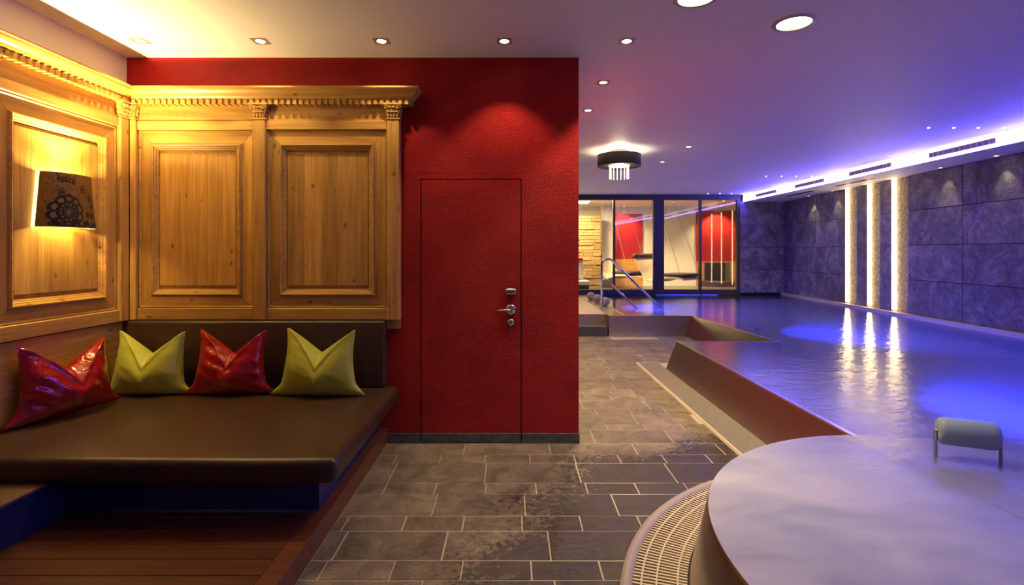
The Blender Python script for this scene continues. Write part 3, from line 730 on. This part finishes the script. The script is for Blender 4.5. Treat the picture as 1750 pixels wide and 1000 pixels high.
# ================================================================== BENCH
plat = box('platform', (XL, -.985, .9, YR - .002, 0, .10), DARKWOOD, None, .002); tag(plat, 'low dark wooden platform under the leather bench', 'platform', kind='structure')
y = .9
while y < 2.9:
    box('plank', (XL, -1.07, y + .0015, y + .1185, .10, .121), DARKWOOD, plat, .002); y += .12
box('edge_board', (-1.068, -.975, .9, YR - .012, .003, .123), DARKWOOD, plat, .003)
bn = thing('lounge_bench', (-1.95, 3.3, .121), 'wide dark brown leather lounge bench with padded backrest', 'bench')
box('base', (-3.0, -1.03, 2.78, YR - .015, .121, .326), NAVY, bn)['label'] = 'dark blue recessed base'
box('base_trim', (-2.35, -1.028, 2.774, 2.78, .121, .128), SATIN, bn)
box('plinth', (-2.985, -2.35, .95, 2.779, .121, .318), NAVY, bn)['label'] = 'dark blue side plinth'
box('plinth_top', (-2.985, -2.345, .95, 2.779, .318, .336), CREAMB, bn, .003)
bm = bmesh.new(); vbox(bm, -2.982, -.885, 2.61, YR - .014, .327, .457, .04, 5)
bmesh.ops.subdivide_edges(bm, edges=[e for e in bm.edges if e.calc_length() > .5], cuts=10)
bmesh.ops.triangulate(bm, faces=[f_ for f_ in bm.faces if len(f_.verts) > 4])
for v_ in bm.verts:
    if v_.co.z > .44: v_.co.z += .004 * mnoise.noise(v_.co * 2.1)
finish('seat_mattress', bm, LEATHER, bn, True)
bm = bmesh.new(); vbox(bm, -2.982, -.990, YR - .115, YR - .092, .455, .972, .01, 2)
bm.free(); bm = bmesh.new(); vbox(bm, -2.982, wx(658, 4.0), YR - .105, YR - .012, .455, .972, .022, 4)
finish('backrest', bm, LEATHER, bn, True)

# ================================================================== CUSHIONS
def cushion(name, m, loc, rotz, tilt, seed, label, wid=.60, hgt=.46, wr_=.01, skew=0.):
    N, S = 44, 40; T = .115; rnd = random.Random(seed); so = Vector((seed * 3.1, seed * 1.7, 0))
    bm = bmesh.new(); grids = []
    for side in (-1, 1):                     # -1 front, +1 back
        rows = []
        for j in range(S + 1):
            s = j / S; row = []
            for i in range(N + 1):
                u = -1 + 2 * i / N; uc = u - .06 - skew; au = min(abs(uc), 1.)
                top_ = hgt * (1 - .36 * (1 - au) ** 1.05)             # seam line with its V notch
                rid = hgt * (1 - .60 * (1 - au) ** 1.25)              # front crest of the fold
                e = max(0., 1 - u * u) ** .42
                if side < 0:
                    k = .26
                    if s < k:
                        q = s / k; z = top_ + (rid - top_) * q; th = T * (1 - au) ** .75 * (q ** .7) * 1.08
                        th = min(th, T * e)
                    else:
                        q = (s - k) / (1 - k); z = rid * (1 - q)
                        th = T * (1 - au) ** .75 * 1.08 * (1 - q) ** 2 + T * e * ((1 - (1 - 2 * (q * .5 + .5 - .5 * (1 - q)) ) ** 2) * 0 + math.sin(math.pi * min(1, q ** .8)) ** .6) * 1.0 * (1 - (1 - q) ** 3)
                        th = min(th, T * 1.15 * e + .0)
                else:
                    z = top_ * (1 - s); th = T * .8 * e * math.sin(math.pi * min(1, s)) ** .55
                zz = z / hgt
                half = wid / 2 * (.93 - .10 * math.sin(math.pi * min(1, zz * 1.0)) ** 1. * (1 if zz < 1 else 0) - .13 * zz ** 1.2 + .17 * max(0., 1 - zz * 5.5) ** 1.3)
                x = half * u
                crn = (abs(u) ** 6)
                zc = z + .012 * crn * max(0., 1 - zz * 4)
                if side < 0:
                    nz = mnoise.noise(Vector((x * 9, z * 22 + x * 10, seed)))
                    th += wr_ * nz * e * (.35 + .65 * au) * min(1, s * 5) * min(1, (1 - s) * 5)
                row.append(bm.verts.new((x, side * th, max(zc, .004))))
            rows.append(row)
        grids.append(rows)
        for j in range(S):
            for i in range(N):
                q = (rows[j][i], rows[j][i + 1], rows[j + 1][i + 1], rows[j + 1][i])
                bm.faces.new(q if side > 0 else q[::-1])
    bmesh.ops.remove_doubles(bm, verts=bm.verts, dist=.0015)
    bmesh.ops.recalc_face_normals(bm, faces=bm.faces)
    o = finish(name, bm, m, None, True)
    o.location = loc; o.rotation_euler = (tilt, 0, rotz); tag(o, label, 'cushion', 'cushions on the leather bench')
    return o
SZ = .4595
cushion('cushion', LIME, (wx(250, 3.79), 3.80, SZ), R(3), R(-8), 2, 'lime green satin cushion between the two red cushions', .595, .465, .008)
cushion('cushion', PATENT, (wx(392, 3.80), 3.80, SZ), R(3), R(-8), 5, 'glossy red cushion between the two lime green cushions', .60, .475, .022)
cushion('cushion', LIME, (wx(543, 3.77), 3.77, SZ), R(-2), R(-8), 9, 'lime green satin cushion at the open end of the bench near the red wall', .64, .485, .008)
cushion('cushion', PATENT, (-2.85, 3.34, SZ), R(77), R(-4), 14, 'glossy red cushion leaning on the pine wall under the sconce', .66, .47, .024)

# ================================================================== CEILING LIGHTS
TRIMM = mat('brushed_bronze_trim', (.42, .33, .26), .45, .3)
def downlight(loc, label, power, square=True, rad=.033, size=96, col=(1., .74, .38), group='recessed downlights', blend=.45, soft=.02, lens=WARM, zc=CZ, tilt=0.):
    t = thing('recessed_downlight', (loc[0], loc[1], zc), label, 'downlight', group)
    bm = bmesh.new()
    if square:
        h = rad * 1.65
        o_ = [bm.verts.new((loc[0] + sx_ * h, loc[1] + sy_ * h, zc - .004)) for sx_, sy_ in ((-1, -1), (1, -1), (1, 1), (-1, 1))]
        n = 24; ci = [bm.verts.new((loc[0] + rad * 1.08 * math.cos(R(225) + k * 2 * math.pi / n), loc[1] + rad * 1.08 * math.sin(R(225) + k * 2 * math.pi / n), zc - .004)) for k in range(n)]
        for s in range(4):
            for k in range(6): bm.faces.new((o_[s], ci[(s * 6 + k + 1) % n], ci[s * 6 + k])) 
            bm.faces.new((o_[s], o_[(s + 1) % 4], ci[(s * 6 + 6) % n]))
        r = bmesh.ops.extrude_face_region(bm, geom=bm.faces[:])
        for v_ in r['geom']:
            if isinstance(v_, bmesh.types.BMVert): v_.co.z += .0035
    else:
        lathe(bm, [(rad * 1.3, zc - .0005), (rad * 1.28, zc - .008), (rad * 1.02, zc - .010), (rad, zc - .003)], loc, 28)
    bmesh.ops.recalc_face_normals(bm, faces=bm.faces); finish('trim', bm, TRIMM, t)
    bm = bmesh.new(); lathe(bm, [(.0005, zc - .0065), (rad * .6, zc - .006), (rad, zc - .0035)], loc, 24); finish('lens', bm, lens, t, True)
    if power:
        light('downlight_beam', 'SPOT', (loc[0], loc[1], zc - .015), power, col, t, spot_size=R(size), spot_blend=blend, shadow_soft_size=soft, rot=(tilt, 0, 0))
    return t
YD = 890 * (CZ - CAMH) / (HZ - 70)
xs_ = [wx(x, YD) for x in (240, 445, 652, 862, 1071)]
lb = ['square downlight next to the plaster wall above the sconce', 'square downlight above the pine pilaster between the two panels', 'square downlight above the open end of the pine cornice',
      'square downlight straight above the red door', 'square downlight off the corner of the red wall']
for x, l, pw_ in zip(xs_, lb, (34, 25, 25, 36, 95)): downlight((x, YD), l, pw_, size=92)
downlight((wx(1031, 4.69), 4.69), 'square downlight just beyond the corner of the red wall', 190)
downlight((wx(1005, 5.61), 5.61), 'square downlight in the passage beyond the red wall', 190)
downlight((wx(1005, 5.61), 7.0), 'square downlight hidden in the passage near the drum lamp', 190)
downlight((.82, 9.6), 'unseen square downlight added above the entry steps', 170)  # added out of sight behind the red wall to brighten steps and deck
downlight((1.0, 11.6), 'unseen square downlight added above the raised stone deck', 200)  # second unseen lamp, added only for more light on the deck
downlight((wx(1177, 7.54), 7.54), 'small flat downlight above the pool notch', 20, False, .035)
downlight((wx(1132, 8.80), 8.80), 'small flat downlight beside the drum lamp toward the glass', 20, False, .035)
downlight((wx(1357, 3.47), 3.47), 'large round downlight above the whirlpool', 75, False, .105, 110, (.92, .88, 1.), 'large round downlights', .7, .1)
downlight((wx(1190, 3.12), 3.12), 'large round downlight between whirlpool and tiled floor', 120, False, .105, 84, (1., .76, .46), 'large round downlights', .7, .1)
for Y, l in ((7.2, 'far from the golden slots'), (8.23, 'beside the nearest golden wall slot'), (11.32, 'beside the farthest golden wall slot'), (12.35, 'next to the slate corner')):
    p = wp(Y, .13, BZ)
    downlight((p.x, p.y), 'small round soffit spot washing the slate wall ' + l, 14, False, .03, 70, (1., .85, .6), 'soffit spots', .6, .02, WARM, BZ)
for Y in (6.40, 10.49, 13.6):
    for X in (5.12, 5.43, 5.73, 6.04):
        bm = bmesh.new(); lathe(bm, [(.0005, CZ - .008), (.010, CZ - .007), (.016, CZ - .001)], (X, Y), 12)
        o = finish('star_light', bm, STAR, None, True); tag(o, 'tiny bluish star light in the ceiling row ' + {6.40: 'farthest from the glass front', 10.49: 'between the other two star rows', 13.6: 'nearest the glass front'}[Y], 'light', 'ceiling star lights')
# drum lamp with crystal rods
LX, LY = wx(1058, 7.85), 7.85
lamp = thing('drum_ceiling_lamp', (LX, LY, CZ), 'black drum ceiling lamp with hanging glass rods', 'ceiling lamp')
bm = bmesh.new(); lathe(bm, [(.322, 2.79), (.322, 2.965), (.316, 2.965), (.316, 2.79), (.322, 2.79)], (LX, LY), 48); finish('drum_shade', bm, BLACK, lamp, True)
bm = bmesh.new(); lathe(bm, [(.315, 2.80), (.16, 2.80), (.16, 2.812), (.315, 2.812)], (LX, LY), 40); finish('bottom_plate', bm, BLACK, lamp)
bm = bmesh.new(); lathe(bm, [(.001, 2.796), (.155, 2.796), (.155, 2.81), (.001, 2.81)], (LX, LY), 32); finish('diffuser', bm, emis('drum_diffuser', (1., .85, .55), 6.), lamp)
bm = bmesh.new(); lathe(bm, [(.001, 2.975), (.1, 2.975), (.12, 2.985), (.12, CZ - .001)], (LX, LY), 32); finish('ceiling_plate', bm, SATIN, lamp)
bm = bmesh.new(); tube(bm, [(0, 0, 0), (0, 0, -.19)], .007, 8)
me = bpy.data.meshes.new('glass_rod'); bm.to_mesh(me); bm.free(); me.materials.append(RODS)
for k in range(16):
    a = k * 2 * math.pi / 16; o = bpy.data.objects.new('glass_rod', me); COL.objects.link(o)
    o.location = (LX + .142 * math.cos(a), LY + .142 * math.sin(a), 2.796); attach(o, lamp)
light('drum_light', 'POINT', (LX, LY, 2.93), 60, (1., .80, .5), lamp, shadow_soft_size=.1)
light('drum_light', 'POINT', (LX, LY, 2.70), 14, (1., .80, .5), lamp, shadow_soft_size=.1)
# vents on the bulkhead
VTAN = mat('tan_vent_slat', (.4, .31, .2), .5)
for xa_, xb_ in ((1590, 1704), (1453, 1525), (1360, 1410), (1293, 1328)):
    ya, yb = BXL * F / (xb_ - CX), BXL * F / (xa_ - CX)
    t = thing('air_grille', (BXL, (ya + yb) / 2, BZ), 'long beige air grille on the glowing ceiling edge ' + {1590: 'farthest from the glass front', 1453: 'beside the three golden wall slots', 1360: 'between slate corner and golden slots', 1293: 'nearest the glass front'}[xa_], 'vent', 'air grilles on the bulkhead')
    box('frame', (BXL - .022, BXL - .013, ya, yb, BZ + .045, BZ + .118), GRATE, t)
    n = int((yb - ya) / .045)
    for k in range(n):
        yy = ya + .012 + (yb - ya - .024) * (k + .5) / n
        box('slat', (BXL - .034, BXL - .022, yy - .012, yy + .012, BZ + .051, BZ + .112), GRATE if k % 2 else VTAN, t)
for xa_, xb_, Yv in ((1340, 1375, 11.9), (1440, 1480, 10.0)):
    t = thing('soffit_slot_vent', (6.6, Yv, BZ), 'dark slot vent in the soffit ' + ('next to the slate corner' if xa_ == 1340 else 'in front of the golden wall slots'), 'vent', 'soffit slot vents')
    box('frame', (6.5, 6.62, Yv - .55, Yv + .55, BZ - .006, BZ - .0005), SATIN, t)
    box('slot', (6.52, 6.60, Yv - .53, Yv + .53, BZ - .009, BZ - .006), BLACK, t)
# light strips in the wall slots
for i, (a, c) in enumerate(NI):
    bm = bmesh.new(); prism(bm, rect(c - .06, c - .004, ZR[0] + .03, BZ - .005), lambda u, z: wp(u, -.0345, z), lambda u, z: wp(u, .012, z))
    o = finish('light_strip', bm, NLED); tag(o, 'upright warm light strip in the ' + ('far', 'middle', 'near')[i] + ' golden stone slot of the slate wall', 'light', 'light strips in the slate wall')

# ================================================================== POOL FITTINGS
# underwater lamps, set into the near pool side and shining away under water
for i, (x, y_, z, e, az, dn) in enumerate(((3.45, 4.7, -.35, 1000, 0, 8), (4.0, 8.4, -.35, 900, 0, 8), (2.10, 12.2, -.3, 800, -12, 8))):
    t = thing('underwater_lamp', (x, y_, z), ('blue underwater lamp on a stand beyond the whirlpool', 'blue underwater lamp on a stand in front of the wall slots', 'blue underwater lamp in the pool side below the stone balls')[i], 'lamp', 'underwater lamps')
    rotm = Matrix.Translation((x, y_, z)) @ Matrix.Rotation(R(90), 4, 'Y')
    bm = bmesh.new(); lathe(bm, [(.09, -.05), (.09, .01), (.07, .015)], n=20); bmesh.ops.transform(bm, matrix=rotm, verts=bm.verts); finish('trim', bm, SATIN, t)
    bm = bmesh.new(); lathe(bm, [(.001, .006), (.07, .004)], n=20); bmesh.ops.transform(bm, matrix=rotm, verts=bm.verts); finish('lens', bm, BLUE, t)
    if i < 2:
        bm = bmesh.new(); tube(bm, [(x - .04, y_, -.9), (x - .04, y_, z - .08)], .02, 10); finish('stand', bm, SATIN, t)
    light('underwater_light', 'SPOT', (x + .03, y_, z), e, (.03, .05, 1.), t, spot_size=R(100), spot_blend=.7, shadow_soft_size=.06, rot=(0, R(-90 + dn), R(az)))
# blue strip at the foot of the glass
o = box('blue_strip', (gx(1120), gx(1225), YB - .075, YB - .068, .367, .371), emis('blue_strip', (.04, .10, 1.), 4.)); tag(o, 'thin blue light line at the foot of the glass', 'light')
# handrail
hy = 10.55; hr = thing('pool_handrail', (1.82, hy, ZW), 'chrome double handrail at the pool steps', 'handrail')
hz1 = wz(443, hy); r_ = .024
bm = bmesh.new(); pts = [(1.82, hy, ZW - .004), (1.82, hy, hz1 - .1)]
for k in range(1, 7):
    a = R(90 * k / 6 * .95); pts.append((1.82 + .1 * (1 - math.cos(a)), hy, hz1 - .1 + .1 * math.sin(a)))
pts.append((1.97, hy, hz1 + .002)); pts.append((2.02, hy, hz1 - .018)); 
pts.append((wx(1140, hy), hy, ZW - .12)); tube(bm, pts, r_, 12); finish('rail', bm, CHROME, hr, True)
bm = bmesh.new(); tube(bm, [(1.825, hy, wz(470, hy)), (wx(1096, hy), hy, ZW - .10)], r_ * .9, 12); finish('lower_rail', bm, CHROME, hr, True)
bm = bmesh.new(); lathe(bm, [(.05, ZW - .002), (.05, ZW + .008), (.026, ZW + .012)], (1.82, hy), 20); finish('flange', bm, CHROME, hr, True)
# stone balls
for i, (x, yb_, r0) in enumerate(((1010, 513, 7.0), (1020.5, 517, 7.2), (1034, 523, 7.6))):
    Yb = dep(yb_, ZW); rad = r0 * Yb / F
    bm = bmesh.new(); bmesh.ops.create_uvsphere(bm, u_segments=24, v_segments=16, radius=rad)
    for v_ in bm.verts: v_.co *= 1 + .03 * mnoise.noise(v_.co * 25 + Vector((i, 0, 0)))
    o = finish('stone_ball', bm, STONEB, None, True); o.location = (wx(x, Yb), Yb, ZW + rad - .002)
    tag(o, 'grey stone ball on the pool rim ' + ('nearest the glass front', 'in the middle of the row of three', 'nearest the handrail post')[i], 'ball', 'stone balls')
# drain channel
dc = thing('drain_channel', (1.84, 5.4, 0), 'grey drain channel along the foot of the steel pool side', 'drain')
box('cover', (XG0, 1.979, 3.3, 7.06, -.004, .004), CHANNEL, dc)
for d in ((XG0 - .022, XG0, 3.3, 7.075, -.004, .007), (XG0, 1.985, 7.06, 7.075, -.004, .007)): box('edge_strip', d, GRATE, dc)
cov = box('notch_cover', (2.55, 3.06, 6.8, 9.2, -.004, .004), CHANNEL, dc)
# whirlpool
wpl = thing('whirlpool', (WC[0], WC[1], 0), 'round steel whirlpool tub with sloping side', 'whirlpool')
a0_, a1_ = R(91), R(285)
bm = bmesh.new(); lathe(bm, [(1.425, 0), (1.345, ZW - .012), (1.337, ZW - .002), (1.325, ZW), (1.315, ZW - .01), (1.31, -.9)], WC, 96, a0_, a1_)
bmesh.ops.recalc_face_normals(bm, faces=bm.faces); finish('tub_wall', bm, STEEL, wpl, True)
bm = bmesh.new(); NR, NA = 30, 120
cen = bm.verts.new((WC[0], WC[1], ZW + .014)); prev = None
for i in range(1, NR + 1):
    r = 1.352 * i / NR; row = []
    for k in range(NA):
        a = 2 * math.pi * k / NA; p = Vector((WC[0] + r * math.cos(a), WC[1] + r * math.sin(a), 0)); e = 1 - (i / NR) ** 3
        out = 1. if not (R(-75) <= (a if a < math.pi else a - 2 * math.pi) <= R(90)) else 0.
        rr_ = min(r, 1.340) if out else r
        row.append(bm.verts.new((WC[0] + rr_ * math.cos(a), WC[1] + rr_ * math.sin(a), ZW - .002 + .006 * out + (.014 + .008 * mnoise.noise(p * 2.2)) * e)))
    for k in range(NA):
        j = (k + 1) % NA
        if prev is None: bm.faces.new((cen, row[k], row[j]))
        else: bm.faces.new((prev[k], row[k], row[j], prev[j]))
    prev = row
o = finish('whirlpool_water', bm, WATER, None, True); tag(o, 'foaming pale water in the round whirlpool', 'water', kind='stuff')
# round grating
gr = thing('round_drain_grating', (WC[0], WC[1], 0), 'curved ivory drain grating around the whirlpool', 'grating')
g0, g1 = R(92), R(262)
bm = bmesh.new(); lathe(bm, [(1.42, .0035), (1.66, .0035)], WC, 80, g0, g1)
finish('drain_pan', bm, PAN, gr)
bm = bmesh.new(); lathe(bm, [(1.665, .002), (1.665, .024), (1.715, .024), (1.72, .002)], WC, 110, g0, g1); bmesh.ops.recalc_face_normals(bm, faces=bm.faces)
finish('outer_ring', bm, mat('ring_stone', (.36, .30, .3), .45), gr, True)
for rr_ in (1.47, 1.56, 1.625):
    bm = bmesh.new(); lathe(bm, [(rr_ - .004, .008), (rr_ - .004, .0225), (rr_ + .004, .0225), (rr_ + .004, .008)], WC, 110, g0, g1); bmesh.ops.recalc_face_normals(bm, faces=bm.faces); finish('support_wire', bm, GRATE, gr)
bm = bmesh.new(); vbox(bm, 1.428, 1.664, -.0055, .0055, .010, .021)
me = bpy.data.meshes.new('slat'); bm.to_mesh(me); bm.free(); me.materials.append(GRATE)
ns = 190
for k in range(ns):
    a = g0 + R(1) + (g1 - g0 - R(2)) * k / (ns - 1)
    o = bpy.data.objects.new('slat', me); COL.objects.link(o); o.location = (WC[0], WC[1], 0); o.rotation_euler.z = a; attach(o, gr)
# headrest
Yh0, Yh1 = dep(783, ZW), dep(797, ZW)
pA, pB = Vector((wx(1602, Yh0), Yh0, ZW)), Vector((wx(1707, Yh1), Yh1, ZW))
hd = thing('neck_roll_headrest', (pA + pB) / 2, 'pale blue neck roll on two chrome posts at the water', 'headrest')
ax = (pB - pA).normalized(); zc_ = .155
bm = bmesh.new(); n = 14; L = (pB - pA).length; prev = None; NS = 24
ends = [(0, .02), (.0, .055), (.012, .068), (.03, .072), (L - .03, .072), (L - .012, .068), (L, .055), (L, .02)]
side = Vector((-ax.y, ax.x, 0)); rings = []
for s, rad in ends:
    c_ = pA + ax * s + Vector((0, 0, zc_))
    rings.append([bm.verts.new(c_ + side * (rad * .92 * math.cos(2 * math.pi * k / NS)) + Vector((0, 0, rad * 1.02 * math.sin(2 * math.pi * k / NS)))) for k in range(NS)])
for A, B in zip(rings, rings[1:]):
    for k in range(NS): bm.faces.new((A[k], A[(k + 1) % NS], B[(k + 1) % NS], B[k]))
bm.faces.new(rings[0]); bm.faces.new(rings[-1]); bmesh.ops.recalc_face_normals(bm, faces=bm.faces)
finish('roll', bm, SKIN, hd, True)
for p, s in ((pA, -1), (pB, 1)):
    q = p + ax * s * .008
    bm = bmesh.new(); tube(bm, [q - Vector((0, 0, .1)), q + Vector((0, 0, zc_)), q + Vector((0, 0, zc_ + .006)) - ax * s * .02], .009, 10); finish('post', bm, CHROME, hd, True)
